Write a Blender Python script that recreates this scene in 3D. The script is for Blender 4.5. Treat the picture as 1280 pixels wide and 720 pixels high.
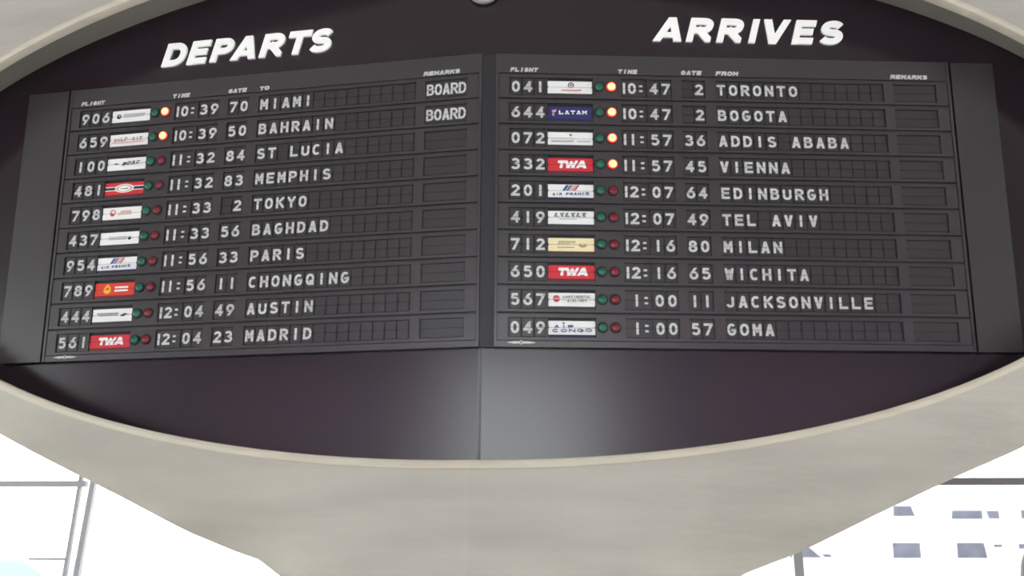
import bpy, bmesh, math, random
from mathutils import Vector, Matrix
random.seed(7)
for o in list(bpy.data.objects): bpy.data.objects.remove(o)
S = bpy.context.scene
COL = S.collection
PI = math.pi
EYE = 1.6                      # camera height
A = 0.12197                    # half fold angle of the two board walls
TA, CA, SA = math.tan(A), math.cos(A), math.sin(A)

# ------------------------------------------------------------------ camera
F_PX, PITCH, ROLL, YAW = 1369.63, 0.2450, -0.004814, -0.088165
def cam_vec(xr, ur, fw):
    c, s = math.cos(ROLL), math.sin(ROLL)
    X, up = xr*c + ur*s, -xr*s + ur*c
    c, s = math.cos(PITCH), math.sin(PITCH)
    Y, Z = fw*c - up*s, fw*s + up*c
    c, s = math.cos(YAW), math.sin(YAW)
    return Vector((X*c + Y*s, -X*s + Y*c, Z))
cd = bpy.data.cameras.new('camera'); cam = bpy.data.objects.new('camera', cd); COL.objects.link(cam)
cd.sensor_width = 36.0; cd.lens = F_PX*36.0/1280.0; cd.clip_end = 400
cd.dof.use_dof = True; cd.dof.focus_distance = 6.5; cd.dof.aperture_fstop = 2.3
r_, u_, f_ = cam_vec(1, 0, 0), cam_vec(0, 1, 0), cam_vec(0, 0, 1)
M = Matrix((r_, u_, -f_)).transposed().to_4x4(); M.translation = (0.535, -4.5, EYE)
cam.matrix_world = M
S.camera = cam

# ------------------------------------------------------------------ light and exposure
w = bpy.data.worlds.new('overcast_sky'); S.world = w; w.use_nodes = True
bg = w.node_tree.nodes['Background']
bg.inputs['Color'].default_value = (0.97, 0.985, 1.0, 1); bg.inputs['Strength'].default_value = 5.8
S.view_settings.view_transform = 'Standard'; S.view_settings.look = 'None'
S.view_settings.gamma = 1; S.view_settings.use_curve_mapping = False
S.view_settings.exposure = 0.0

# ------------------------------------------------------------------ materials
def mat(name, col, rough=0.5, metal=0.0, spec=0.5, emit=None, es=0.0, noise=0.0, nscale=8.0, stretch=(1, 1, 1), bump=0.0, col2=None):
    m = bpy.data.materials.new(name); m.use_nodes = True
    nt = m.node_tree; b = nt.nodes['Principled BSDF']
    b.inputs['Roughness'].default_value = rough; b.inputs['Metallic'].default_value = metal
    b.inputs['Specular IOR Level'].default_value = spec
    tc = nt.nodes.new('ShaderNodeTexCoord'); mp = nt.nodes.new('ShaderNodeMapping')
    mp.inputs['Scale'].default_value = stretch
    nt.links.new(tc.outputs['Object'], mp.inputs['Vector'])
    nz = nt.nodes.new('ShaderNodeTexNoise'); nz.inputs['Scale'].default_value = nscale; nz.inputs['Detail'].default_value = 6
    nt.links.new(mp.outputs['Vector'], nz.inputs['Vector'])
    rp = nt.nodes.new('ShaderNodeValToRGB')
    k = noise if noise > 0 else 0.03
    c2 = col2 if col2 else tuple(max(0, c*(1-k)) for c in col)
    rp.color_ramp.elements[0].position = 0.3; rp.color_ramp.elements[1].position = 0.7
    rp.color_ramp.elements[0].color = (*c2, 1); rp.color_ramp.elements[1].color = (*col, 1)
    nt.links.new(nz.outputs['Fac'], rp.inputs['Fac']); nt.links.new(rp.outputs['Color'], b.inputs['Base Color'])
    if bump > 0:
        bp = nt.nodes.new('ShaderNodeBump'); bp.inputs['Strength'].default_value = bump; bp.inputs['Distance'].default_value = 0.02
        n2 = nt.nodes.new('ShaderNodeTexNoise'); n2.inputs['Scale'].default_value = nscale*5; n2.inputs['Detail'].default_value = 4
        nt.links.new(mp.outputs['Vector'], n2.inputs['Vector'])
        nt.links.new(n2.outputs['Fac'], bp.inputs['Height']); nt.links.new(bp.outputs['Normal'], b.inputs['Normal'])
    if emit:
        b.inputs['Emission Color'].default_value = (*emit, 1); b.inputs['Emission Strength'].default_value = es
    return m
def glass_mat(name):
    m = bpy.data.materials.new(name); m.use_nodes = True; nt = m.node_tree
    nt.nodes.remove(nt.nodes['Principled BSDF'])
    t = nt.nodes.new('ShaderNodeBsdfTransparent'); g = nt.nodes.new('ShaderNodeBsdfGlossy'); x = nt.nodes.new('ShaderNodeMixShader')
    t.inputs['Color'].default_value = (0.95, 0.97, 0.97, 1); g.inputs['Roughness'].default_value = 0.02; x.inputs['Fac'].default_value = 0.05
    nt.links.new(t.outputs[0], x.inputs[1]); nt.links.new(g.outputs[0], x.inputs[2])
    nt.links.new(x.outputs[0], nt.nodes['Material Output'].inputs['Surface'])
    return m
def srgb(r, g, b):
    return tuple(((c/255)/12.92 if c/255 <= .04045 else ((c/255+.055)/1.055)**2.4) for c in (r, g, b))

MT = dict(
    concrete=mat('smooth_concrete', (0.515, 0.48, 0.425), 0.85, spec=0.2, noise=0.17, nscale=2.2, stretch=(0.6, 1, 3.6), bump=0.16),
    lip=mat('rim_plaster', (0.66, 0.60, 0.49), 0.7, spec=0.3, noise=0.12, nscale=6, stretch=(.5, .5, 6)),
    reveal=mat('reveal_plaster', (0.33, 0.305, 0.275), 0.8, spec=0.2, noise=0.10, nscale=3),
    backing=mat('gloss_dark_panel', (0.0205, 0.012, 0.0185), 0.20, spec=0.75, noise=0.08, nscale=3),
    case=mat('case_metal', (0.020, 0.017, 0.019), 0.5, spec=0.3),
    plate=mat('row_plate_metal', (0.046, 0.039, 0.043), 0.28, spec=0.85, noise=0.08, nscale=5),
    flap=mat('black_flap', (0.036, 0.031, 0.0335), 0.32, spec=0.65),
    post=mat('post_metal', (0.032, 0.029, 0.033), 0.45, spec=0.4),
    print=mat('flap_print', (0.68, 0.67, 0.66), 0.6, spec=0.3),
    heading=mat('white_added_glow', (0.86, 0.85, 0.83), 0.45, spec=0.4, emit=(1, 0.98, 0.96), es=0.22),  # slight emission added to make the white letters brighter
    label=mat('heading_print', (0.68, 0.67, 0.66), 0.6, spec=0.3),
    white=mat('plate_white', (0.92, 0.91, 0.89), 0.4, spec=0.4, noise=0.02),
    red=mat('plate_red', srgb(215, 50, 62), 0.4, spec=0.4),
    orange=mat('plate_scarlet', srgb(225, 66, 48), 0.4, spec=0.4),
    navy=mat('plate_navy', srgb(48, 52, 105), 0.4, spec=0.4),
    gold=mat('plate_cream', srgb(250, 234, 190), 0.4, spec=0.4),
    yellow=mat('print_yellow', srgb(248, 180, 50), 0.5),
    black=mat('print_black', srgb(45, 45, 45), 0.6),
    grey=mat('print_grey', srgb(128, 126, 118), 0.6),
    pale=mat('print_pale_grey', srgb(172, 170, 166), 0.6),
    olive=mat('print_olive', srgb(170, 150, 95), 0.6),
    teal=mat('print_teal_grey', srgb(110, 128, 124), 0.6),
    pink=mat('print_rose', srgb(226, 160, 158), 0.6),
    crimson=mat('print_crimson', srgb(196, 60, 62), 0.6),
    tan=mat('print_tan', srgb(160, 120, 100), 0.6),
    blue=mat('print_blue', srgb(70, 84, 140), 0.6),
    stack_w=mat('flap_stack_dark', srgb(58, 52, 52), 0.6),  # stacked flap edges; their shade is put into these darkened plate colours
    stack_r=mat('flap_stack_red', srgb(110, 34, 42), 0.6),
    stack_b=mat('flap_stack_navy', srgb(36, 34, 66), 0.6),
    stack_o=mat('flap_stack_brown', srgb(78, 58, 48), 0.6),
    bulb_on=mat('lit_red_bulb', (1, .3, .1), 0.4, emit=(1.0, 0.155, 0.075), es=6.0),
    lens_on=mat('lit_red_lens_halo', (0.6, 0.02, 0.02), 0.35, emit=(1.0, 0.025, 0.018), es=0.85),  # lit lens ring, widened and glowing to imitate the red halo
    lens_red=mat('unlit_red_lens', srgb(122, 28, 44), 0.3, spec=0.5),
    lens_green=mat('unlit_green_lens', srgb(26, 98, 76), 0.3, spec=0.5),
    metal=mat('window_metal', (0.26, 0.25, 0.26), 0.45, metal=0.2),
    darkmetal=mat('dark_window_metal', (0.125, 0.105, 0.112), 0.5),
    fold_glint=mat('satin_fold_highlight', (0.085, 0.085, 0.09), 0.4, spec=0.8),
    glass=glass_mat('window_glass'),
    floor=mat('penny_tile_floor', (0.62, 0.60, 0.57), 0.5, noise=0.1, nscale=30),
    ceiling=mat('vault_plaster', (0.27, 0.26, 0.235), 0.9, noise=0.08, nscale=1.5),
    wall=mat('wall_plaster', (0.55, 0.53, 0.49), 0.9, noise=0.08, nscale=1.5),
    mauve=mat('mauve_reflection_tint', (0.72, 0.52, 0.70), 0.9, noise=0.08, nscale=1.5),
    umber=mat('umber_reflection_dark', (0.10, 0.08, 0.08), 0.9, noise=0.08, nscale=1.5),
    asphalt=mat('sunlit_paving', (0.70, 0.70, 0.69), 0.9, noise=0.1, nscale=2),
    deck=mat('white_deck', (0.80, 0.80, 0.79), 0.9, noise=0.05),
    carwhite=mat('white_car_paint', (0.82, 0.83, 0.85), 0.35, spec=0.4),
    carglass=mat('car_window', (0.085, 0.088, 0.115), 0.15, spec=0.25, noise=0.5, nscale=2.0),
    tyre=mat('tyre_rubber', (0.03, 0.03, 0.03), 0.8),
    cargrey=mat('car_trim', (0.25, 0.25, 0.27), 0.5),
    carred=mat('tail_light', (0.45, 0.10, 0.08), 0.3),
    carblue=mat('pale_blue_paint', (0.24, 0.42, 0.50), 0.4),
    skin=mat('skin', (0.50, 0.30, 0.22), 0.55, noise=0.08),
    hair=mat('dark_hair', (0.10, 0.055, 0.058), 0.55, noise=0.4, nscale=30, stretch=(8, 8, 1)),
    jacket=mat('dark_jacket', (0.06, 0.05, 0.07), 0.8, noise=0.2, nscale=40),
    trousers=mat('dark_trousers', (0.04, 0.045, 0.07), 0.8, noise=0.2, nscale=40),
    eye=mat('eye_dark', (0.03, 0.02, 0.02), 0.2),
    lips=mat('lips', (0.42, 0.18, 0.16), 0.5),
    shoe=mat('shoe_leather', (0.03, 0.025, 0.02), 0.5),
    fixture=mat('pale_enamel', (0.72, 0.70, 0.70), 0.4),
)

# ------------------------------------------------------------------ helpers
class MB:
    def __init__(self): self.v, self.f, self.mi, self.mats, self.sm = [], [], [], [], []
    def m(self, name):
        if name not in self.mats: self.mats.append(name)
        return self.mats.index(name)
    def face(self, pts, mt, smooth=False):
        b = len(self.v); self.v += [tuple(p) for p in pts]; self.f.append(tuple(range(b, b+len(pts)))); self.mi.append(self.m(mt)); self.sm.append(smooth)
    def box(self, x0, x1, y0, y1, z0, z1, mt):
        P = [(x, y, z) for x in (x0, x1) for y in (y0, y1) for z in (z0, z1)]
        b = len(self.v); self.v += P
        for q in ((0, 1, 3, 2), (4, 6, 7, 5), (0, 4, 5, 1), (2, 3, 7, 6), (0, 2, 6, 4), (1, 5, 7, 3)):
            self.f.append(tuple(b+i for i in q)); self.mi.append(self.m(mt)); self.sm.append(False)
    def prism(self, poly, y0, y1, mt, smooth=False):           # poly in (x, z), from y0 (front) to y1 (back)
        n = len(poly); b = len(self.v); k = self.m(mt)
        self.v += [(x, y0, z) for x, z in poly] + [(x, y1, z) for x, z in poly]
        self.f.append(tuple(b+i for i in range(n))); self.f.append(tuple(b+n+i for i in reversed(range(n))))
        self.mi += [k, k]; self.sm += [False, False]
        for i in range(n):
            j = (i+1) % n; self.f.append((b+i, b+n+i, b+n+j, b+j)); self.mi.append(k); self.sm.append(smooth)
    def lathe(self, prof, c, mt, axis='y', seg=20):            # prof: list of (radius, along)
        k = self.m(mt); b = len(self.v)
        for r, h in prof:
            for i in range(seg):
                t = 2*PI*i/seg; p, q = r*math.cos(t), r*math.sin(t)
                self.v.append({'y': (c[0]+p, c[1]+h, c[2]+q), 'z': (c[0]+p, c[1]+q, c[2]+h), 'x': (c[0]+h, c[1]+p, c[2]+q)}[axis])
        for a in range(len(prof)-1):
            for i in range(seg):
                j = (i+1) % seg
                self.f.append((b+a*seg+i, b+a*seg+j, b+(a+1)*seg+j, b+(a+1)*seg+i)); self.mi.append(k); self.sm.append(True)
        for a in (0, len(prof)-1):
            if prof[a][0] > 1e-6:
                self.f.append(tuple(b+a*seg+i for i in range(seg))); self.mi.append(k); self.sm.append(False)
    def grid(self, rows, mt, close=False, smooth=True):
        k = self.m(mt); b = len(self.v); n = len(rows[0])
        for r in rows: self.v += [tuple(p) for p in r]
        for a in range(len(rows)-1):
            for i in range(n if close else n-1):
                j = (i+1) % n
                self.f.append((b+a*n+i, b+a*n+j, b+(a+1)*n+j, b+(a+1)*n+i)); self.mi.append(k); self.sm.append(smooth)
    def build(self, name, parent=None, weld=False, bevel=0):
        me = bpy.data.meshes.new(name); me.from_pydata(self.v, [], self.f)
        for n in self.mats: me.materials.append(MT[n])
        me.polygons.foreach_set('material_index', self.mi); me.polygons.foreach_set('use_smooth', self.sm)
        bm = bmesh.new(); bm.from_mesh(me)
        if weld: bmesh.ops.remove_doubles(bm, verts=bm.verts, dist=1e-5)
        bmesh.ops.recalc_face_normals(bm, faces=bm.faces); bm.to_mesh(me); bm.free()
        o = bpy.data.objects.new(name, me); COL.objects.link(o)
        if parent: o.parent = parent
        if bevel:
            bv = o.modifiers.new('bevel', 'BEVEL'); bv.width = bevel; bv.segments = 2; bv.limit_method = 'ANGLE'
        return o
def tag(o, label, cat=None, group=None):
    o['label'] = label
    if cat: o['category'] = cat
    if group: o['group'] = group
    return o
def empty(name, loc, rz=0, label=None, cat=None, group=None):
    o = bpy.data.objects.new(name, None); COL.objects.link(o); o.location = loc; o.rotation_euler = (0, 0, rz); o.empty_display_size = .1
    if label: tag(o, label, cat, group)
    return o
def struct(o): o['kind'] = 'structure'; return o

# ------------------------------------------------------------------ lettering: a stroke alphabet clipped to its own box
def arc(cx, cy, rx, ry, a0, a1, n=14, e=2.3):
    out = []
    for i in range(n+1):
        t = math.radians(a0+(a1-a0)*i/n); c, s = math.cos(t), math.sin(t)
        out.append((cx+rx*math.copysign(abs(c)**(2/e), c), cy+ry*math.copysign(abs(s)**(2/e), s)))
    return out
G = {
 'A': [[(0, 0), (.5, 1)], [(1, 0), (.5, 1)], [(.2, .27), (.8, .27)]],
 'B': [[(0, 0), (0, 1)], [(0, 1), (.5, 1)]+arc(.5, .77, .40, .23, 90, -90)+[(0, .54)], [(0, .54), (.5, .54)]+arc(.5, .27, .5, .27, 90, -90)+[(0, 0)]],
 'C': [arc(.5, .5, .5, .5, 48, 312, 20)],
 'D': [[(0, 0), (0, 1)], [(0, 1), (.4, 1)]+arc(.4, .5, .6, .5, 90, -90, 18)+[(0, 0)]],
 'E': [[(0, 0), (0, 1)], [(0, 1), (.95, 1)], [(0, .52), (.85, .52)], [(0, 0), (.95, 0)]],
 'F': [[(0, 0), (0, 1)], [(0, 1), (.95, 1)], [(0, .5), (.8, .5)]],
 'G': [arc(.5, .5, .5, .5, 48, 330, 20)+[(1, .45)], [(.6, .45), (1, .45)]],
 'H': [[(0, 0), (0, 1)], [(1, 0), (1, 1)], [(0, .5), (1, .5)]],
 'I': [[(.5, 0), (.5, 1)]],
 'J': [[(.85, 1), (.85, .25)]+arc(.45, .27, .4, .27, 0, -170, 10)],
 'K': [[(0, 0), (0, 1)], [(.95, 1), (.05, .42)], [(.35, .6), (1, 0)]],
 'L': [[(0, 1), (0, 0)], [(0, 0), (.95, 0)]],
 'M': [[(0, 0), (0, 1)], [(1, 0), (1, 1)], [(0.05, 1), (.5, .35)], [(.95, 1), (.5, .35)]],
 'N': [[(0, 0), (0, 1)], [(1, 0), (1, 1)], [(0, 1), (1, 0)]],
 'O': [arc(.5, .5, .5, .5, 0, 360, 24)],
 'P': [[(0, 0), (0, 1)], [(0, 1), (.5, 1)]+arc(.5, .72, .5, .28, 90, -90)+[(0, .44)]],
 'Q': [arc(.5, .5, .5, .5, 0, 360, 24), [(.6, .28), (1, -.02)]],
 'R': [[(0, 0), (0, 1)], [(0, 1), (.5, 1)]+arc(.5, .74, .48, .26, 90, -90)+[(0, .48)], [(.45, .48), (1, 0)]],
 'S': [arc(.5, .755, .46, .245, 25, 270, 14, 2.1)+arc(.5, .255, .5, .255, 90, -155, 14, 2.1)],
 'T': [[(.5, 0), (.5, 1)], [(0, 1), (1, 1)]],
 'U': [[(0, 1), (0, .3)]+arc(.5, .3, .5, .3, 180, 360, 14)+[(1, .3), (1, 1)]],
 'V': [[(0, 1), (.5, 0)], [(1, 1), (.5, 0)]],
 'W': [[(0, 1), (.25, 0)], [(.25, 0), (.5, .85)], [(.5, .85), (.75, 0)], [(.75, 0), (1, 1)]],
 'X': [[(0, 0), (1, 1)], [(0, 1), (1, 0)]],
 'Y': [[(0, 1), (.5, .45)], [(1, 1), (.5, .45)], [(.5, .45), (.5, 0)]],
 'Z': [[(0, 1), (1, 1)], [(1, 1), (0, 0)], [(0, 0), (1, 0)]],
 '0': [arc(.5, .5, .46, .5, 0, 360, 24)],
 '1': [[(.5, 0), (.5, 1)]],
 '2': [arc(.5, .73, .46, .27, 165, -10, 12, 2.1)+[(.02, 0)], [(.0, 0), (1, 0)]],
 '3': [arc(.46, .765, .46, .235, 150, -90, 12, 2.1)+arc(.46, .265, .54, .265, 90, -155, 14, 2.1)],
 '4': [[(.74, 0), (.74, 1)], [(.74, 1), (.06, .31)], [(0, .27), (1, .27)]],
 '5': [[(.92, 1), (.16, 1), (.08, .56)], [(.08, .56)]+arc(.48, .315, .5, .315, 110, -150, 14, 2.1)],
 '6': [arc(.5, .31, .5, .31, 0, 360, 20, 2.1), [(.05, .42), (.66, 1)]],
 '7': [[(0, 1), (1, 1)], [(1, 1), (.3, 0)]],
 '8': [arc(.5, .765, .42, .235, 0, 360, 18, 2.1), arc(.5, .265, .5, .265, 0, 360, 18, 2.1)],
 '9': [arc(.5, .69, .5, .31, 0, 360, 20, 2.1), [(.95, .58), (.34, 0)]],
}
def clip(poly, x0, x1, z0, z1):
    def cut(p, ax, lim, sg):
        out = []
        for i in range(len(p)):
            a, b = p[i-1], p[i]; da, db = sg*(a[ax]-lim), sg*(b[ax]-lim)
            if (da >= 0) != (db >= 0):
                t = da/(da-db); out.append((a[0]+(b[0]-a[0])*t, a[1]+(b[1]-a[1])*t))
            if db >= 0: out.append(b)
        return out
    for ax, lim, sg in ((0, x0, 1), (0, x1, -1), (1, z0, 1), (1, z1, -1)):
        poly = cut(poly, ax, lim, sg)
        if len(poly) < 3: return None
    q = [p for i, p in enumerate(poly) if abs(p[0]-poly[i-1][0])+abs(p[1]-poly[i-1][1]) > 1e-7]
    return q if len(q) > 2 else None
def glyph(ch, W, H, sw):
    """convex polygons of one character in a W x H box"""
    out = []
    if ch in 'AV':
        b = sw*1.16; a = b/2; c = .27*H; h = sw*.82
        xl = lambda z: (W/2-a)*z/H
        out = [[(0, 0), (b, 0), (W/2+a, H), (W/2-a, H)], [(W-b, 0), (W, 0), (W/2+a, H), (W/2-a, H)]]
        if ch == 'V': return [[(x, H-z) for x, z in q][::-1] for q in out]
        return out+[[(xl(c)+a, c-h/2), (W-xl(c)-a, c-h/2), (W-xl(c)-a, c+h/2), (xl(c)+a, c+h/2)]]
    for pl in G[ch]:
        p = [(sw/2+x*(W-sw), sw/2+y*(H-sw)) for x, y in pl]
        p = [q for i, q in enumerate(p) if i == 0 or math.dist(q, p[i-1]) > 1e-6]
        closed = math.dist(p[0], p[-1]) < 1e-5 and len(p) > 4
        if closed: p = p[:-1]
        n = len(p)
        L, R = [], []
        for i in range(n):
            a = p[i-1] if (closed or i > 0) else None; b = p[(i+1) % n] if (closed or i < n-1) else None
            d1 = Vector((p[i][0]-a[0], p[i][1]-a[1])).normalized() if a else None
            d2 = Vector((b[0]-p[i][0], b[1]-p[i][1])).normalized() if b else None
            d1 = d1 or d2; d2 = d2 or d1
            n1, n2 = Vector((-d1.y, d1.x)), Vector((-d2.y, d2.x))
            mv = (n1+n2); mv = mv.normalized() if mv.length > .2 else n1
            k = min(1.6, 1/max(.3, mv.dot(n1)))
            c = Vector(p[i])
            if a is None: c = c-d2*(sw*.5 if len(pl) == 2 else sw*.05)
            if b is None: c = c+d1*(sw*.5 if len(pl) == 2 else sw*.05)
            if len(pl) == 2 and abs(d1.x) > .1 and abs(d1.y) > .1:      # slanted strokes run past and are clipped flat
                if a is None and pl[0][1] in (0, 1): c = c-d2*sw*.6
                if b is None and pl[-1][1] in (0, 1): c = c+d1*sw*.6
            L.append(c+mv*sw/2*k); R.append(c-mv*sw/2*k)
        for i in range(n if closed else n-1):
            j = (i+1) % n
            q = clip([tuple(L[i]), tuple(L[j]), tuple(R[j]), tuple(R[i])], 0, W, 0, H)
            if q: out.append(q)
    return out
_gc = {}
def glyph_c(ch, W, H, sw):
    k = (ch, round(W, 5), round(H, 5), round(sw, 5))
    if k not in _gc: _gc[k] = glyph(ch, W, H, sw)
    return _gc[k]
def text_polys(txt, x, z, H, W, sw, pitch, shear=0.0, widths=None):
    out = []
    for ch in txt:
        if ch != ' ':
            for q in glyph_c(ch, W, H, sw): out.append([(x+px+shear*pz, z+pz) for px, pz in q])
        x += pitch
    return out

# ------------------------------------------------------------------ room
def wall_with_hole(mb, x0, x1, z0, z1, hx0, hx1, hz0, hz1, y0, y1, mt):
    mb.box(x0, hx0, y0, y1, z0, z1, mt); mb.box(hx1, x1, y0, y1, z0, z1, mt)
    mb.box(hx0, hx1, y0, y1, z0, hz0, mt); mb.box(hx0, hx1, y0, y1, hz1, z1, mt)
RX, RF, RB, RH = 10.0, -11.0, 6.0, 7.4
mb = MB(); mb.box(-RX-.3, RX+.3, RF-.3, RB+.3, -.3, 0, 'floor'); struct(mb.build('floor'))
mb = MB()
rows = []
for t in (0, .25):
    rows.append([])
    for i in range(33):
        s = -1+2*i/32; rows[-1].append((s*(RX+.3), 0, RH-1.2*s*s+t))
mb2 = MB()
for t in range(2):
    a = [(x, RF-.3, z) for x, _, z in rows[t]]; b = [(x, RB+.3, z) for x, _, z in rows[t]]
    mb2.grid([a, b], 'ceiling')
struct(mb2.build('ceiling'))
# back wall: glass all along, seen in the lower corners
mb = MB(); wall_with_hole(mb, -RX-.3, RX+.3, 0, RH+.3, -9.4, 9.4, .35, 5.2, RB, RB+.3, 'wall'); struct(mb.build('wall_back'))
FX0, FX1 = -4.7, 3.2
mb = MB(); wall_with_hole(mb, -RX-.3, RX+.3, 0, 4.8, FX0, FX1, .5, 4.6, RF-.3, RF, 'mauve'); struct(mb.build('wall_front'))  # unseen wall, coloured mauve to tint the reflections in the back panels
mb = MB(); mb.box(-RX-.3, RX+.3, RF-.3, RF, 4.8, RH+.3, 'umber'); struct(mb.build('unseen_dark_band'))  # unseen band, added dark so the panels' upper reflections stay dark
def side_wall(sx, name):
    m = MB(); x0, x1 = sorted((sx*RX, sx*(RX+.3)))
    def bx(y0, y1, z0, z1): m.box(x0, x1, y0, y1, z0, z1, 'wall')
    bx(RF, -8.5, 0, 6.6); bx(4.0, RB, 0, 6.6); bx(-8.5, 4.0, 0, .5); bx(-8.5, 4.0, 4.6, 6.6)
    struct(m.build(name))
    f = MB()
    for y in (-8.5, -4.3, 0, 3.94): f.box(sx*RX-.03, sx*RX+.03, y, y+.06, .5, 4.6, 'metal')
    for z in (.5, 2.4, 4.54): f.box(sx*RX-.03, sx*RX+.03, -8.5, 4.0, z, z+.06, 'metal')
    return f
fl = side_wall(-1, 'wall_left'); fr = side_wall(1, 'wall_right')
def bar(mb, p0, p1, wx, wy, mt='metal'):           # slanted square bar in a vertical plane
    (x0, z0), (x1, z1) = p0, p1
    y = RB+.05
    P = []
    for (x, z) in (p0, p1): P.append([(x-wx/2, y-wy/2, z), (x+wx/2, y-wy/2, z), (x+wx/2, y+wy/2, z), (x-wx/2, y+wy/2, z)])
    k = mb.m(mt); b = len(mb.v); mb.v += P[0]+P[1]
    for q in ((0, 1, 2, 3), (4, 7, 6, 5), (0, 4, 5, 1), (1, 5, 6, 2), (2, 6, 7, 3), (3, 7, 4, 0)):
        mb.f.append(tuple(b+i for i in q)); mb.mi.append(k); mb.sm.append(False)
# window 1: left back glazing with a transom and a pair of leaning mullions
mb = MB()
bar(mb, (-4.452, 5.2), (-4.81, .36), .035, .05); bar(mb, (-4.269, 5.2), (-4.71, .36), .055, .06)
mb.box(-9.4, -4.60, RB+.01, RB+.09, EYE+.700, EYE+.757, 'metal')
mb.box(-5.10, -4.74, RB+.02, RB+.06, EYE-.004, EYE+.020, 'metal')
mb.box(-9.4, 0, RB+.01, RB+.09, .35, .41, 'metal'); mb.box(-9.4, 0, RB+.01, RB+.09, 5.14, 5.2, 'metal'); mb.box(-9.4, -9.34, RB+.01, RB+.09, .41, 5.14, 'metal')
w1 = struct(mb.build('window_1'))
mb = MB(); mb.box(-9.4, 0, RB+.10, RB+.112, .35, 5.2, 'glass'); mb.build('pane', w1)
mb = MB()
bar(mb, (2.142, 5.2), (2.285, .36), .085, .09)
mb.box(2.20, 9.4, RB+.01, RB+.09, EYE+.705, EYE+.772, 'darkmetal')
mb.box(0, 9.4, RB+.01, RB+.09, .35, .41, 'metal'); mb.box(0, 9.4, RB+.01, RB+.09, 5.14, 5.2, 'metal'); mb.box(9.34, 9.4, RB+.01, RB+.09, .41, 5.14, 'metal')
w2 = struct(mb.build('window_2'))
mb = MB(); mb.box(0.0, 9.4, RB+.10, RB+.112, .35, 5.2, 'glass'); mb.build('pane', w2)
w3 = struct(fl.build('added_window_3')); mb = MB(); mb.box(-RX-.06, -RX-.05, -8.5, 4, .5, 4.6, 'glass'); mb.build('pane', w3)  # unseen side windows, added large to let in more light
w4 = struct(fr.build('added_window_4')); mb = MB(); mb.box(RX+.05, RX+.06, -8.5, 4, .5, 4.6, 'glass'); mb.build('pane', w4)
mb = MB()
for x in (FX0, (FX0+FX1)/2, FX1-.06): mb.box(x, x+.06, RF-.1, RF-.04, .5, 4.6, 'metal')
for z in (.5, 4.54): mb.box(FX0, FX1, RF-.1, RF-.04, z, z+.06, 'metal')
w5 = struct(mb.build('window_5')); mb = MB(); mb.box(FX0, FX1, RF-.14, RF-.13, .5, 4.6, 'glass'); mb.build('pane', w5)

# ------------------------------------------------------------------ outside ground and deck
mb = MB(); mb.box(-80, 80, RB+6, 90, -.2, 0.8, 'asphalt'); mb.box(-80, 80, RB+.4, RB+6, -.2, .17, 'asphalt'); struct(mb.build('ground_outside'))
mb = MB(); mb.box(2, 60, 40, 70, .8, 2.35, 'deck'); mb.box(2, 60, 40, 40.25, 2.35, 3.2, 'deck'); struct(mb.build('raised_deck'))

# ------------------------------------------------------------------ the concrete stand
RA, RBv, RC, OFF = 2.87, 1.17, 1.55, 0.28
N = 72
def plane_pt(u, v, off):                       # point in front of the folded wall
    x = u*CA
    return Vector((x, abs(x)*TA-off/CA, v+EYE))
def rim(phi, k=1.0, off=OFF, dr=0.0):
    return plane_pt((RA*k+dr)*math.sin(phi), RC-(RBv*k+dr)*math.cos(phi), off)
KEY = [(0, 0, -1.6, -.30), (5, .36, -1.6, -.08), (9, .48, -1.35, .10), (13, .56, -.80, .22), (18, .78, -.27, .28), (24, 1.06, -.06, .3), (30, 1.30, .035, .3), (38, 1.66, .205, .3),
       (46, 2.05, .385, .3), (52, 2.29, .505, .3), (62, 2.70, .75, .32), (75, 3.05, 1.15, .38), (90, 3.22, 1.62, .42),
       (105, 3.20, 2.15, .42), (120, 3.02, 2.72, .40), (140, 2.35, 3.40, .36), (160, 1.30, 3.78, .32), (180, 0, 3.90, .30)]
def interp(phi):
    d = abs(math.degrees(phi))
    for i in range(len(KEY)-1):
        if d <= KEY[i+1][0]+1e-6:
            P = [KEY[max(0, i-1)], KEY[i], KEY[i+1], KEY[min(len(KEY)-1, i+2)]]
            h = P[2][0]-P[1][0]; t = (d-P[1][0])/h; o = []
            for c in (1, 2, 3):
                def sl(a, b, cc):
                    s1 = (b[c]-a[c])/(b[0]-a[0]) if b[0] != a[0] else 0; s2 = (cc[c]-b[c])/(cc[0]-b[0]) if cc[0] != b[0] else 0
                    return 0 if s1*s2 <= 0 else 2*s1*s2/(s1+s2)
                m1 = sl(P[0], P[1], P[2]) if i > 0 else (P[2][c]-P[1][c])/h
                m2 = sl(P[1], P[2], P[3]) if i < len(KEY)-2 else (P[2][c]-P[1][c])/h
                t2, t3 = t*t, t*t*t
                o.append((2*t3-3*t2+1)*P[1][c]+(t3-2*t2+t)*h*m1+(-2*t3+3*t2)*P[2][c]+(t3-t2)*h*m2)
            return o
def outer(phi):
    x, z, y = interp(phi); 
    d = abs(math.degrees(phi)); k = max(0, min(1, (d-15)/8))*max(0, min(1, (110-d)/40))
    z += (k*.080+.075*max(0, 1-abs(d-18)/7)) if phi < 0 else -.025*max(0, min(1, (d-45)/10))*max(0, min(1, (110-d)/40))
    return Vector((math.copysign(x, phi), y, z+EYE))
stand = empty('information_stand', (0, 0.2, 0), 0, 'pale concrete eye-shaped stand on a tapering pedestal that frames both flight boards', 'information stand')
def rel(v): return (v[0], v[1]-.2, v[2])
shell = MB()
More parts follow.
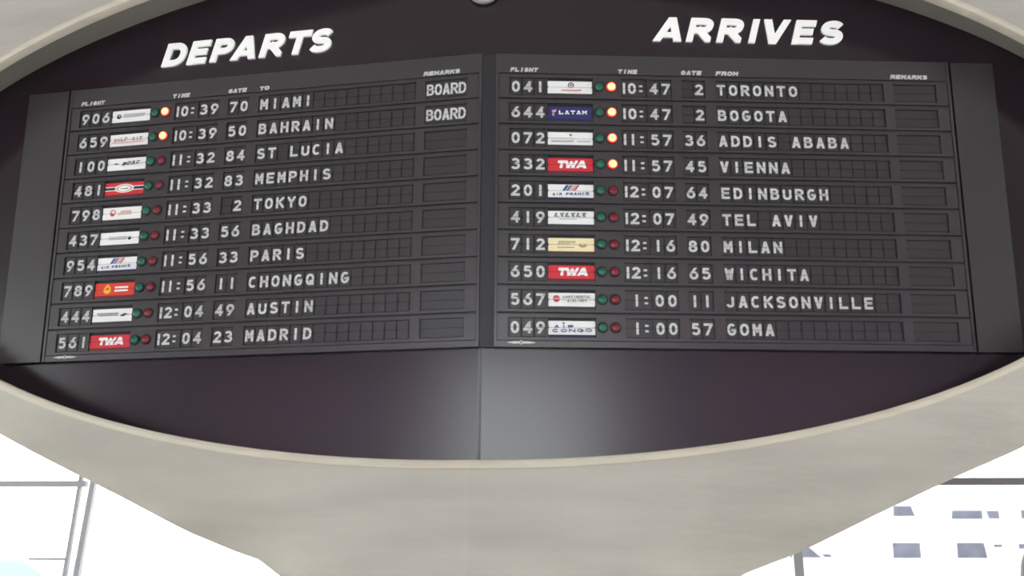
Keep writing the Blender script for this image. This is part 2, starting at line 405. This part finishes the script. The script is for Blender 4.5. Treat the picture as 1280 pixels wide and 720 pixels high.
for sgn in (-1, 1):
    phis = [sgn*PI*i/N for i in range(N+1)]
    rows = []
    T = 14
    for k in range(T+1):
        t = k/T; row = []
        for ph in phis:
            p = rim(ph, dr=.034, off=OFF-.012); q = outer(ph)
            d = abs(math.degrees(ph))
            low = max(0, 1-d/40); nose = max(0, 1-d/9)
            mid = (p+q)/2+Vector((0, -.10+.10*low-.09*nose, 0))
            b = p*(1-t)**2+mid*2*t*(1-t)+q*t*t
            row.append(rel(b))
        rows.append(row)
    shell.grid(rows, 'concrete')
    back = []
    for t, sc, y in ((0, 1, 0), (.5, .985, .25), (1, .93, .5), (1.5, .80, .66)):
        row = []
        for ph in phis:
            q = outer(ph); zc = 1.5+EYE; kk = sc if q.z > .05 else 1
            zz = q.z if q.z < 1.0 else 1.0+(q.z-1.0)*sc
            row.append(rel((q.x*sc, q.y+y, zz)))
        back.append(row)
    shell.grid(back, 'concrete')
    k0 = [(0, p[1], p[2]) for p in back[-1]]
    shell.grid([back[-1], k0], 'concrete')
o = shell.build('concrete_shell', stand)
# the two halves stay unwelded at the fold so that the crease shows
lip = MB()
prof = [(0.0, -.05), (0.0, .000), (.004, .006), (.010, .004), (.012, .007), (.019, .007), (.021, .004), (.028, .006), (.034, .0), (.034, -.03)]
for sgn in (-1, 1):
    rows = [[rel(rim(sgn*PI*i/N, dr=a, off=OFF+b)) for i in range(N+1)] for a, b in prof]
    lip.grid(rows, 'lip')
lip.build('rim_lip', stand)
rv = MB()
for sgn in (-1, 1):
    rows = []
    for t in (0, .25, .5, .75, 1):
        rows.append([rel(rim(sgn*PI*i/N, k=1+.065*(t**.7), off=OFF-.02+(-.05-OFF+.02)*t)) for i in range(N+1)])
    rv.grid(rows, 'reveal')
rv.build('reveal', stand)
for sgn in (-1, 1):
    bk = MB()
    fr_ = [rim(sgn*PI*i/N, k=1.075, off=-.032) for i in range(N+1)]
    bb = [rim(sgn*PI*i/N, k=1.075, off=-.06) for i in range(N+1)]
    f1 = [rel(p) for p in fr_]; f2 = [rel(p) for p in bb]
    bk.face(f1, 'backing'); bk.face(f2[::-1], 'backing'); bk.grid([f1, f2], 'backing', smooth=False)
    bk.build('back_panel', stand)

# ------------------------------------------------------------------ flight boards
HV, PV = 2.0401, 0.12237
Z0 = 1.161                                       # bottom edge of a board below its first baseline
CH_W, CH_H, CH_S = 0.0385, 0.0525, 0.0108
FY = 0.006                                       # flaps lie this far behind the row plate's front
V0, V1, VM = -0.013, 0.066, 0.0262
def flap(name, parent, x0, x1, polys, z, base='flap', v0=V0, v1=V1, lay=None, stack=None):
    """upper and lower leaf of one split-flap unit, print cut by the split; polys = [(material, polygon)]"""
    m = MB(); g = .0010
    m.box(x0, x1, FY+.0012, FY+.005, z+VM+g, z+v1, base); m.box(x0, x1, FY, FY+.006, z+v0, z+VM-g, base)
    for mx in (x0, x1):
        s = 1 if mx == x0 else -1
        a, b = sorted((mx, mx+s*.0025)); m.box(a, b, FY-.001, FY+.004, z+VM-.004, z+VM+.004, 'case')
    if stack: m.box(x0+.001, x1-.001, FY-.001, FY+.006, z+v0-.0135, z+v0-.001, stack)
    for i, (mt, q) in enumerate(polys):
        e = (.0004+.0002*(i if lay else 0))
        for lo, hi, y in ((v0, VM-g, FY), (VM+g, v1, FY+.0012)):
            c = clip(q, x0, x1, lo, hi)
            if c: m.face([(px, y-e, pz+z) for px, pz in c], mt)
    return m.build(name, parent)
def char_polys(txt, x, pitch, W=CH_W, H=CH_H, sw=CH_S, mt='print', z=0.0, shear=0.0):
    return [(mt, q) for q in text_polys(txt, x, z, H, W, sw, pitch, shear)]
def circ(cx, cz, r, n=16, sx=1.0): return [(cx+sx*r*math.cos(2*PI*i/n), cz+r*math.sin(2*PI*i/n)) for i in range(n)]
def ringq(cx, cz, r0, r1, n=16, sx=1.0):
    out = []
    for i in range(n):
        a, b = 2*PI*i/n, 2*PI*(i+1)/n
        out.append([(cx+sx*r*math.cos(t), cz+r*math.sin(t)) for r, t in ((r0, a), (r1, a), (r1, b), (r0, b))])
    return out
def rq(x0, x1, z0, z1): return [(x0, z0), (x1, z0), (x1, z1), (x0, z1)]
LX0, LX1, LZ0, LZ1 = .161, .361, -.004, .0555
def wtext(txt, x, z, H, wtot, mt, sw=None, shear=0.0):
    p = wtot/len(txt); W = p*.80; sw = sw or min(W, H)*.24
    return [(mt, q) for q in text_polys(txt, x, z, H, W, sw, p, shear)]
def scribble(x, z, H, wtot, n, mt):              # print too small to read: a run of short upright marks
    out = []; p = wtot/n
    for i in range(n):
        out.append((mt, [(x+i*p, z), (x+i*p+p*.62, z), (x+i*p+p*.78, z+H), (x+i*p+p*.16, z+H)]))
    return out
def airline(kind):
    x = LX0
    if kind == 'twa':
        q = []
        for i, ch in enumerate('TWA'):
            W = (.036, .055, .048)[i]; xx = x+(.038, .070, .121)[i]
            q += [('white', [(px+.16*pz, pz) for px, pz in [(xx+a, .009+b) for a, b in g]]) for g in glyph_c(ch, W, .036, .0125)]
        return 'red', 'stack_r', q, 'red airline flap with white lettering'
    if kind == 'roundel_left':
        return 'white', 'stack_w', [('black', circ(x+.036, .026, .0125)), ('white', circ(x+.038, .030, .004))]+scribble(x+.060, .029, .008, .115, 18, 'pale')+scribble(x+.060, .017, .008, .115, 18, 'pale'), 'white airline flap with a dark round mark'
    if kind == 'gulf':
        return 'white', 'stack_w', wtext('GULF AIR', x+.022, .017, .019, .158, 'tan', .0042)+[('pink', rq(x+.02, x+.185, .006, .010))], 'white airline flap with brownish lettering'
    if kind == 'boac':
        return 'white', 'stack_w', [('black', [(x+.026, .030), (x+.040, .027), (x+.046, .020), (x+.048, .027), (x+.062, .029), (x+.046, .033)])]+wtext('BOAC', x+.078, .017, .019, .104, 'black', .0052, .2), 'white airline flap with black lettering and a swooping mark'
    if kind == 'banner':
        c = x+.1
        q = [('white', rq(LX0, LX1, .016, .037)), ('black', rq(LX0, LX1, .0195, .0335)), ('white', circ(c, .0265, .0215, 24, 2.3)), ('olive', circ(c, .0265, .0175, 24, 2.3)), ('white', circ(c, .0262, .0145, 24, 2.3)),
             ('black', [(c-.022, .022), (c+.006, .026), (c+.026, .035), (c+.012, .026), (c+.024, .0215), (c+.002, .0225)])]
        return 'red', 'stack_r', q, 'red airline flap with a black band and a pale oval'
    if kind == 'crane':
        q = [('pink', circ(x+.052, .030, .017)), ('crimson', circ(x+.051, .022, .010)), ('white', circ(x+.054, .032, .006))]+scribble(x+.092, .029, .010, .058, 7, 'pink')+scribble(x+.082, .017, .008, .070, 9, 'pink')
        return 'white', 'stack_w', q, 'white airline flap with a red bird mark'
    if kind == 'mark_right':
        q = scribble(x+.045, .018, .011, .095, 10, 'pale')+[('black', circ(x+.152, .024, .0085)), ('pale', rq(x+.046, x+.140, .031, .034))]
        return 'white', 'stack_w', q, 'white airline flap with a small dark mark at the right'
    if kind == 'france':
        q = []
        for i, (mt, w0) in enumerate((('blue', .014), ('blue', .009), ('pale', .006), ('pink', .009), ('crimson', .008))):
            xx = x+.062+(0, .017, .028, .038, .050)[i]
            q.append((mt, [(xx, .027), (xx+w0, .027), (xx+w0+.018, .053), (xx+.018, .053)]))
        q += wtext('AIR', x+.020, .003, .013, .044, 'blue', .0036)+wtext('FRANCE', x+.078, .003, .013, .104, 'blue', .0036)
        return 'white', 'stack_b', q, 'white airline flap with slanted blue and red stripes'
    if kind == 'scarlet':
        q = [('yellow', circ(x+.062, .024, .019)), ('yellow', circ(x+.063, .040, .010)), ('orange', circ(x+.062, .029, .006)), ('white', rq(x+.100, x+.168, .030, .038)), ('white', rq(x+.100, x+.168, .014, .023))]
        return 'orange', 'stack_r', q, 'scarlet airline flap with a yellow emblem'
    if kind == 'bird_right':
        q = scribble(x+.022, .028, .010, .110, 12, 'teal')+[('black', [(x+.140, .020), (x+.160, .018), (x+.178, .030), (x+.160, .033), (x+.150, .028)]), ('teal', rq(x+.035, x+.130, .022, .024))]
        return 'white', 'stack_w', q, 'white airline flap with grey-green lettering and a dark bird mark'
    if kind == 'ring':
        q = [('black', p) for p in ringq(x+.105, .036, .0095, .014)]+[('grey', circ(x+.105, .036, .0055)), ('pale', rq(x+.02, x+.185, .0255, .0275))]+scribble(x+.062, .006, .007, .090, 13, 'crimson')
        return 'white', 'stack_w', q, 'white airline flap with a grey ring above a red line of print'
    if kind == 'latam':
        q = [('pink', [(x+.016, .036), (x+.040, .042), (x+.036, .030), (x+.028, .024), (x+.030, .010), (x+.020, .012), (x+.022, .028)])]+wtext('LATAM', x+.050, .018, .019, .130, 'white', .0055)
        return 'navy', 'stack_b', q, 'navy airline flap with white lettering'
    if kind == 'thin':
        q = [('grey', circ(x+.102, .043, .006)), ('pale', rq(x+.012, x+.120, .024, .028))]+scribble(x+.016, .008, .008, .098, 14, 'grey')+scribble(x+.130, .008, .007, .060, 8, 'pale')
        return 'white', 'stack_w', q, 'white airline flap with a tiny mark over grey print'
    if kind == 'angular':
        q = []
        for i in range(6):
            xx = x+.026+i*.024
            q.append(('teal', [(xx, .029), (xx+.008, .029), (xx+.016, .048), (xx+.005, .048)] if i % 2 == 0 else [(xx+.002, .048), (xx+.013, .048), (xx+.018, .029), (xx+.007, .029)]))
            q.append(('grey', rq(xx+.004, xx+.021, .042 if i % 2 else .029, .048 if i % 2 else .034)))
        q += scribble(x+.050, .015, .005, .075, 14, 'pale')
        return 'white', 'stack_w', q, 'white airline flap with bold angular grey lettering'
    if kind == 'cream':
        q = [('olive', rq(x+.04, x+.095, .0285, .031)), ('olive', rq(x+.04, x+.112, .011, .0155)), ('olive', circ(x+.150, .023, .010, 16, 1.7)), ('gold', circ(x+.150, .027, .005, 16, 2.2))]+scribble(x+.045, .033, .009, .075, 8, 'olive')
        return 'gold', 'stack_o', q, 'cream airline flap with olive print'
    if kind == 'continental':
        q = [('crimson', circ(x+.034, .030, .0155)), ('white', rq(x+.016, x+.050, .0285, .0305)), ('pink', rq(x+.02, x+.048, .0350, .0365))]+wtext('CONTINENTAL', x+.062, .030, .012, .122, 'grey', .0028)+wtext('AIRLINES', x+.080, .012, .012, .084, 'grey', .0028)
        return 'white', 'stack_w', q, 'white airline flap with a red disc and grey lettering'
    if kind == 'congo':
        q = [('black', [(x+.056, .046), (x+.064, .050), (x+.072, .046), (x+.065, .042)])]+wtext('AIR', x+.024, .024, .014, .088, 'blue', .0046)+wtext('CONGO', x+.016, .004, .015, .174, 'blue', .0042)
        return 'white', 'stack_b', q, 'white airline flap with two lines of blue lettering'
OPEN = [(-.010, .153), (.158, .364), (.490, .607), (.612, .720), (.764, .870), (.918, 1.684), (1.728, 1.924)]
def row_plate(parent, z):
    m = MB(); x0, x1 = -.056, 1.976; y0, y1 = 0.0, .010; top, bot = .0835, -.0300
    vo0, vo1 = -.0175, .0685
    m.box(x0, x1, y0, y1, z+vo1, z+top, 'plate'); m.box(x0, x1, y0, y1, z+bot, z+vo0, 'plate')
    e = [x0]+[q for p in OPEN for q in p]+[x1]
    for i in range(0, len(e), 2): m.box(e[i], e[i+1], y0, y1, z+vo0, z+vo1, 'plate')
    m.box(x0, x1, -.002, y0, z+top-.006, z+top, 'plate')
    return m.build('flight_row', parent)
def lamp(parent, x, z, kind):
    m = MB(); c = (x, 0, z+.0270)
    rings = {'on': 'lens_on', 'red': 'lens_red', 'green': 'lens_green'}[kind]
    m.lathe([(.0245, 0), (.0245, -.003), (.0225, -.004)], c, 'case')
    m.lathe([(.0225, -.0035) if kind == 'on' else (.0190, -.0035), (.0218, -.0085) if kind == 'on' else (.0182, -.0075), (.0135, -.0105), (.0095, -.0115), (.0001, -.0125)], c, rings)
    if kind == 'on': m.lathe([(.0178, -.0085), (.0172, -.0125), (.0130, -.0170), (.0060, -.0195), (.0001, -.0200)], c, 'bulb_on')
    else: m.box(c[0]-.009, c[0]+.009, -.0130, -.011, c[2]-.0012, c[2]+.0012, rings)
    o = m.build('indicator_lamp', parent)
    o['label'] = {'on': 'glowing red lamp', 'red': 'unlit dark red lamp', 'green': 'unlit green lamp'}[kind]
DEP = [('906', 'roundel_left', 1, '10', '39', '70', 'MIAMI', 'BOARD'), ('659', 'gulf', 1, '10', '39', '50', 'BAHRAIN', 'BOARD'), ('100', 'boac', 0, '11', '32', '84', 'ST LUCIA', ''),
       ('481', 'banner', 0, '11', '32', '83', 'MEMPHIS', ''), ('798', 'crane', 0, '11', '33', ' 2', 'TOKYO', ''), ('437', 'mark_right', 0, '11', '33', '56', 'BAGHDAD', ''),
       ('954', 'france', 0, '11', '56', '33', 'PARIS', ''), ('789', 'scarlet', 0, '11', '56', '11', 'CHONGQING', ''), ('444', 'bird_right', 0, '12', '04', '49', 'AUSTIN', ''),
       ('561', 'twa', 0, '12', '04', '23', 'MADRID', '')]
ARR = [('041', 'ring', 1, '10', '47', ' 2', 'TORONTO', ''), ('644', 'latam', 1, '10', '47', ' 2', 'BOGOTA', ''), ('072', 'thin', 1, '11', '57', '36', 'ADDIS ABABA', ''),
       ('332', 'twa', 1, '11', '57', '45', 'VIENNA', ''), ('201', 'france', 0, '12', '07', '64', 'EDINBURGH', ''), ('419', 'angular', 0, '12', '07', '49', 'TEL AVIV', ''),
       ('712', 'cream', 0, '12', '16', '80', 'MILAN', ''), ('650', 'twa', 0, '12', '16', '65', 'WICHITA', ''), ('567', 'continental', 0, ' 1', '00', '11', 'JACKSONVILLE', ''),
       ('049', 'congo', 0, ' 1', '00', '57', 'GOMA', '')]
def digits(parent, txt, x, pitch, z, name, x0s, wcell):
    for i, ch in enumerate(txt):
        cx0 = x0s+i*pitch
        pol = char_polys(ch, cx0+(wcell-CH_W)/2, 0) if ch != ' ' else []
        flap(name if ch != ' ' else 'blank_flap', parent, cx0, cx0+wcell, pol, z)
def board(name, s, sgn, rows, to, label):
    loc = plane_pt(s, HV-Z0, 0); root = empty(name, loc, sgn*A, label, 'flight board', 'flight boards on the stand')
    up = Z0                                       # local height of the first baseline
    m = MB(); m.box(-.070, 1.990, .010, .0315, 0, Z0+.181, 'case')
    for a, b in ((-.070, -.058), (1.978, 1.990)): m.box(a, b, -.004, .010, 0, Z0+.181, 'plate')
    m.box(-.058, 1.978, -.001, .010, 0, .026, 'plate')
    m.build('case', root)
    m = MB(); m.box(-.058, 1.978, -.002, .010, up+.088, up+.181, 'plate'); m.build('header_strip', root)
    m = MB()
    if sgn > 0: m.box(2.000, 2.196, -.002, .0315, 0, Z0+.179, 'plate')
    else: m.box(-.300, -.081, -.002, .0315, 0, Z0+.179, 'plate')
    m.build('side_panel', root)
    for txt, x, wt in (('FLIGHT', -.008, .125), ('TIME', .475, .090), ('GATE', .761, .095), (to, .919, .104 if to == 'FROM' else .050), ('REMARKS', 1.717, .172)):
        m = MB(); p = wt/len(txt)
        for q in text_polys(txt, x, up+.0935, .0205, p*.90, .0064, p, .22): m.prism(q, -.0032, -.002, 'label')
        m.build('column_heading', root)
    m = MB(); zc = up-1.1425                      # the winged maker's emblem at the lower left corner
    for q in ringq(.045, zc, .0045, .0085): m.prism(q, -.003, -.001, 'label')
    for d in (-1, 1): m.prism([(.045+d*.008, zc-.0045), (.045+d*.030, zc-.0055), (.045+d*.059, zc-.001), (.045+d*.059, zc+.001), (.045+d*.030, zc+.0045), (.045+d*.008, zc+.0045)], -.003, -.001, 'label')
    m.build('winged_emblem', root)
    for i, (num, kind, lit, hh, mm, gate, city, rem) in enumerate(rows):
        z = up-i*PV
        rp = row_plate(root, z)
        rp['label'] = 'row reading %s %s:%s %s' % (num, hh.strip(), mm, city)
        digits(rp, num, 0, .0545, z, 'flight_number_flap', -.0055, .0485)
        base, stack, pol, lab = airline(kind)
        m = flap('airline_flap', rp, LX0, LX1, pol, z, base, LZ0, LZ1, True, stack); m['label'] = lab
        lamp(rp, .391, z, 'green'); lamp(rp, .446, z, 'on' if lit else 'red')
        pol = []
        if hh[0] == '1': pol += char_polys('1', .4985-.013, 0)
        pol += char_polys(hh[1], .521, 0) if hh[1] != '1' else char_polys('1', .521, 0)
        for zz in (.010, .034): pol.append(('print', rq(.573, .588, zz, zz+.0085)))
        flap('hour_flap', rp, .4915, .6055, pol, z)
        digits(rp, mm, 0, .0550, z, 'minute_flap', .6135, .0500)
        digits(rp, gate, 0, .0535, z, 'gate_flap', .7655, .0490)
        for k in range(14):
            ch = city[k] if k < len(city) else ' '; x0 = .9195+k*.0545
            flap('destination_flap' if ch != ' ' else 'blank_flap', rp, x0, x0+.0490, char_polys(ch, x0+.005, 0) if ch != ' ' else [], z)
        pol = char_polys(rem, 1.7320, .0375, W=.0345, H=.0545, sw=.0095, z=-.001) if rem else []
        flap('remark_flap', rp, 1.7305, 1.9215, pol, z)
    return root
board('departures_board', -1.9924, -1, DEP, 'TO', 'left split-flap board of ten departing flights, Miami at the top')
board('arrivals_board', 0.1313, 1, ARR, 'FROM', 'right split-flap board of ten arriving flights, Toronto at the top')

# dark strip that closes the gap between the two boards
m = MB()
zb, zt = HV-1.161+EYE, HV+.180+EYE
pr = [(plane_pt(-.007, 0, -.010)), (plane_pt(0, 0, -.010)), (plane_pt(.060, 0, -.010)), (plane_pt(.060, 0, -.031)), (plane_pt(0, 0, -.031)), (plane_pt(-.007, 0, -.031))]
lo = [(p.x, p.y-.2, zb) for p in pr]; hi = [(p.x, p.y-.2, zt) for p in pr]
m.face(lo, 'post'); m.face(hi[::-1], 'post'); m.grid([lo, hi], 'post', close=True, smooth=False)
m.build('fold_post', stand)

m = MB()                                          # strip added below the boards to imitate the fold edge's highlight
pr = [plane_pt(-.007, 0, -.0315), plane_pt(0, 0, -.0290), plane_pt(.007, 0, -.0315), plane_pt(.007, 0, -.036), plane_pt(0, 0, -.036), plane_pt(-.007, 0, -.036)]
lo = [(p.x, p.y-.2, EYE+.32) for p in pr]; hi = [(p.x, p.y-.2, zb-.001) for p in pr]
m.face(lo, 'fold_glint'); m.face(hi[::-1], 'fold_glint'); m.grid([lo, hi], 'fold_glint', close=True, smooth=False)
m.build('fold_highlight', stand)

# ------------------------------------------------------------------ headings DEPARTS and ARRIVES
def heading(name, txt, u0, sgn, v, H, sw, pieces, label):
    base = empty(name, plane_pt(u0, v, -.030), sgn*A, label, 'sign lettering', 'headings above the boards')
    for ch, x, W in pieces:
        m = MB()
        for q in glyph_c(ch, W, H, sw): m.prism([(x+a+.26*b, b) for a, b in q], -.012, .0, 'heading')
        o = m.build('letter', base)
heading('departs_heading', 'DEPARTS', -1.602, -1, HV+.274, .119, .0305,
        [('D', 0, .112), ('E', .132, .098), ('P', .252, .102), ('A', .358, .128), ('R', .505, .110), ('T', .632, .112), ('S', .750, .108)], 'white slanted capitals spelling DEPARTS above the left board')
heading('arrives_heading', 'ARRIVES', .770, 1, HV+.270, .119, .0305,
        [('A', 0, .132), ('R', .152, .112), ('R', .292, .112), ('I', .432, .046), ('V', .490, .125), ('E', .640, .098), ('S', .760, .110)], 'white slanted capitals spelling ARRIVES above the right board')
# small pale fixture on the fold, only its lower edge inside the frame
m = MB(); m.lathe([(.078, 0), (.078, -.03), (.070, -.038), (.0001, -.045)], (0, 0, 0), 'fixture', seg=32)
fx = empty('fold_fixture', (0, .02, EYE+HV+.513), 0, 'small pale round fixture on the fold at the top centre, cut by the frame', 'fixture')
m.build('cap', fx); m = MB(); m.box(-.003, .003, -.0475, -.036, -.070, .070, 'grey'); m.build('seam', fx)

# ------------------------------------------------------------------ vehicles outside
def vehicle(name, x, y, z, L, kind, wins, label, cat, paint='carwhite', group=None):
    """x = left end, side facing the terminal; wins = [(x0, x1, z0, z1, slant_left, slant_right)] in its own metres"""
    root = empty(name, (x, y, z), 0, label, cat, group)
    Wd = 1.8
    if kind == 'van': pf = [(0, .35), (0, 1.0), (.08, 2.0), (.25, 2.12), (L-.95, 2.12), (L-.55, 1.75), (L-.35, 1.15), (L-.05, .95), (L, .35)]
    elif kind == 'bus': pf = [(0, .35), (0, 2.6), (.15, 2.75), (L-.2, 2.75), (L, 2.5), (L, .35)]
    else: pf = [(0, .32), (-.02, .85), (.55, .95), (1.05, 1.42), (2.55, 1.45), (3.35, .98), (L-.1, .82), (L, .45), (L-.05, .32)]
    m = MB(); m.prism(pf, 0, Wd, paint); m.build('body', root, bevel=.05)
    for (a, b, c, d, sl, sr) in wins:
        m = MB(); m.prism([(a, c), (b, c), (b+sr, d), (a+sl, d)], -.012, .02, 'carglass'); m.build('side_window', root)
    for wx in (.85, L-.85):
        for wy in (.08, Wd-.08):
            m = MB(); m.lathe([(.05, -.10), (.31, -.10), (.33, -.07), (.33, .07), (.31, .10), (.05, .10)], (wx, wy, .33), 'tyre', seg=20)
            m.lathe([(.001, -.11), (.18, -.11), (.20, -.10)], (wx, wy, .33), 'cargrey', seg=16); m.build('wheel', root)
    m = MB(); m.box(-.03, .03, .05, .30, .40, .50, 'carred'); m.build('tail_light', root)
    m = MB(); m.box(L-.08, L-.0, .05, .35, .60, .76, 'cargrey'); m.build('headlight', root)
    m = MB(); m.box(L-.50, L-.36, -.14, -.01, .98, 1.10, paint); m.build('wing_mirror', root)
ZG, ZD = .80, 2.35
def at(x, z, gx, gz): return x-gx, z+EYE-gz
GV = 'white vehicles outside the right window'
vehicle('sedan', 4.75, 34.5, ZG, 4.4, 'car', [(1.0, 1.75, .98, 1.36, .25, 0), (1.85, 2.95, .98, 1.36, 0, -.45), (3.0, 3.3, 1.0, 1.12, -.1, -.1)], 'white car parked just behind the right window mullion', 'car', group=GV)
gx = 9.3
vehicle('van', gx, 35, ZG, 4.8, 'van', [(10.15-gx, 11.09-gx, .18+.8, .71+.8, 0, 0), (12.28-gx, 13.28-gx, .19+.8, .72+.8, 0, -.08), (13.5-gx, 13.8-gx, .55+.8, .67+.8, 0, 0)], 'white van with two large dark windows on the lower level at right', 'van', group=GV)
vehicle('van', 14.22, 35.0, ZG, 4.8, 'van', [(.1, .75, .50+.8, .69+.8, .0, 0), (.85, 2.2, .5+.8, .69+.8, 0, 0)], 'white van cut by the right frame edge on the lower level', 'van', group=GV)
gx = 9.6; dz = EYE-ZD
vehicle('van', gx, 42, ZD, 4.0, 'van', [(11.97-gx, 12.86-gx, 1.86+dz, 2.29+dz, 0.03, -.14)], 'white van with one tapering window on the raised deck, leftmost there', 'van', group=GV)
gx = 13.72
vehicle('van', gx, 42, ZD, 3.1, 'van', [(14.25-gx, 15.5-gx, 1.75+dz, 2.12+dz, .05, 0.0), (15.72-gx, 16.15-gx, 1.76+dz, 2.11+dz, -.1, 0.0)], 'white van with a long and a short window on the raised deck', 'van', group=GV)
vehicle('van', 16.86, 42, ZD, 4.6, 'van', [(-.03+.15, 1.7, 1.77+dz, 2.14+dz, 0, 0)], 'white van at the right frame edge on the raised deck', 'van', group=GV)
m = MB(); m.box(2, 40, 33.5, 33.75, .8, 1.46, 'deck'); struct(m.build('kerb_wall'))
vehicle('sedan', -9.63, 9.5, .17, 4.0, 'car', [(1.0, 1.75, .98, 1.36, .25, 0), (1.85, 2.35, .98, 1.28, 0, -.1)], 'pale blue car outside the left window, low in the corner', 'car', 'carblue')

# ------------------------------------------------------------------ visitor at the right edge
def skin_body(name, pts, edges, rads, m, parent, root=0, lv=2):
    me = bpy.data.meshes.new(name); me.from_pydata(pts, edges, []); me.materials.append(MT[m])
    o = bpy.data.objects.new(name, me); COL.objects.link(o); o.parent = parent
    sk = o.modifiers.new('skin', 'SKIN'); sk.use_smooth_shade = True
    for i, r in enumerate(rads):
        me.skin_vertices[0].data[i].radius = (r if isinstance(r, tuple) else (r, r)); me.skin_vertices[0].data[i].use_root = (i == root)
    sb = o.modifiers.new('sub', 'SUBSURF'); sb.levels = lv; sb.render_levels = lv
    return o
def person(loc, rz):
    root = empty('person', loc, rz, 'person with dark hair standing at the right edge of the picture, mostly outside it', 'person')
    P = [(0, 0, .96), (0, 0, 1.08), (0, .0, 1.24), (0, .01, 1.38), (0, .01, 1.455), (0, 0, 1.51)]; E_ = [(0, 1), (1, 2), (2, 3), (3, 4), (4, 5)]
    R = [(.155, .105), (.135, .095), (.155, .105), (.14, .085), .058, .052]
    for s in (-1, 1):
        b = len(P)
        P += [(s*.17, .01, 1.37), (s*.20, .02, 1.10), (s*.19, -.07, .87), (s*.185, -.10, .80)]; R += [.055, .045, .034, .026]
        E_ += [(3, b), (b, b+1), (b+1, b+2), (b+2, b+3)]
        for k, (dx, dl) in enumerate(((-.027, .085), (-.009, .098), (.010, .092), (.027, .072))):
            c = len(P); P += [(s*.185+dx, -.115, .765), (s*.185+dx, -.130, .73), (s*.185+dx*.9, -.125, .765-dl)]; R += [.010, .009, .007]; E_ += [(b+3, c), (c, c+1), (c+1, c+2)]
        c = len(P); P += [(s*.185-s*.035, -.135, .79), (s*.185-s*.045, -.15, .745)]; R += [.011, .008]; E_ += [(b+3, c), (c, c+1)]
        b = len(P)
        P += [(s*.095, 0, .88), (s*.105, -.005, .50), (s*.11, .02, .10), (s*.115, -.02, .045), (s*.12, -.15, .03)]; R += [.092, .062, .042, .042, .032]
        E_ += [(0, b), (b, b+1), (b+1, b+2), (b+2, b+3), (b+3, b+4)]
    skin_body('body', P, E_, R, 'skin', root)
    h = MB()                                                      # head with face
    rows = []
    for j in range(17):
        t = PI*j/16; row = []
        for i in range(24):
            p = 2*PI*i/24; x, y, z = math.sin(t)*math.cos(p), math.sin(t)*math.sin(p), math.cos(t)
            jaw = 1-.22*max(0, -z-.1); fwd = -.012*max(0, -z)
            yy = y*.098*jaw+fwd; xx = x*.076*jaw
            if y < -.7 and abs(x) < .35: yy -= .020*max(0, 1-abs(x)/.22)*max(0, 1-abs(z+.12)/.28)
            row.append((xx, yy, 1.62+z*.118))
        rows.append(row)
    h.grid(rows, 'skin', close=True); hd = h.build('head', root, weld=True)
    for s in (-1, 1):
        m = MB(); m.lathe([(.0001, -.012), (.009, -.008), (.012, 0), (.009, .006), (.0001, .008)], (s*.030, -.085, 1.628), 'eye', seg=12); m.build('eye', hd)
        m = MB(); m.lathe([(.0001, -.010), (.018, -.006), (.026, 0), (.020, .006), (.0001, .008)], (s*.076, .005, 1.612), 'skin', axis='x', seg=12); m.build('ear', hd)
    m = MB(); m.lathe([(.0001, -.024), (.006, -.012), (.0075, 0), (.006, .012), (.0001, .024)], (0, -.096, 1.556), 'lips', axis='x', seg=10); m.build('mouth', hd)
    hr = MB(); rows = []
    for j in range(15):
        t = j/14; row = []
        for i in range(25):
            p = math.radians(-45+270*i/24); 
            th = min(t/.55, 1)*PI/2; r = math.sin(th); z = 1.628+math.cos(th)*.132
            if t > .55: z -= (t-.55)/.45*.26; r = 1+.25*math.sin((t-.55)/.45*PI*.7)
            row.append((math.cos(p)*.092*r, math.sin(p)*.114*r+.004, z))
        rows.append(row)
    hr.grid(rows, 'hair'); o = hr.build('hair', root); sd = o.modifiers.new('solid', 'SOLIDIFY'); sd.thickness = .014
    def tubeloft(name, rings, mt):
        m = MB(); m.grid([[(cx+rx*math.cos(2*PI*i/20), cy+ry*math.sin(2*PI*i/20), z) for i in range(20)] for cx, cy, rx, ry, z in rings], mt, close=True)
        o = m.build(name, root); sd = o.modifiers.new('solid', 'SOLIDIFY'); sd.thickness = .008; return o
    tubeloft('jacket', [(0, 0, .185, .125, .86), (0, 0, .175, .120, 1.0), (0, 0, .165, .115, 1.12), (0, 0, .185, .125, 1.26), (0, .01, .190, .110, 1.36), (0, .01, .130, .090, 1.44), (0, .01, .075, .072, 1.475)], 'jacket')
    for s in (-1, 1):
        tubeloft('sleeve', [(s*.165, .01, .075, .075, 1.40), (s*.185, .015, .072, .072, 1.32), (s*.20, .02, .062, .062, 1.10), (s*.195, -.03, .056, .056, .96), (s*.19, -.075, .046, .046, .86)], 'jacket')
        tubeloft('trouser_leg', [(s*.085, 0, .108, .118, .93), (s*.10, 0, .102, .105, .78), (s*.106, -.005, .085, .088, .50), (s*.112, .015, .075, .08, .10)], 'trousers')
        m = MB(); m.grid([[(s*.116+.052*k*math.cos(2*PI*i/16), -.06+.14*k*math.sin(2*PI*i/16), z) for i in range(16)] for k, z in ((.05, .002), (1, .002), (1.02, .03), (.85, .07), (.5, .10))], 'shoe', close=True); m.build('shoe', root)
    return root
person((2.405, .55, 0), math.radians(20)).scale = (1, 1, .965)
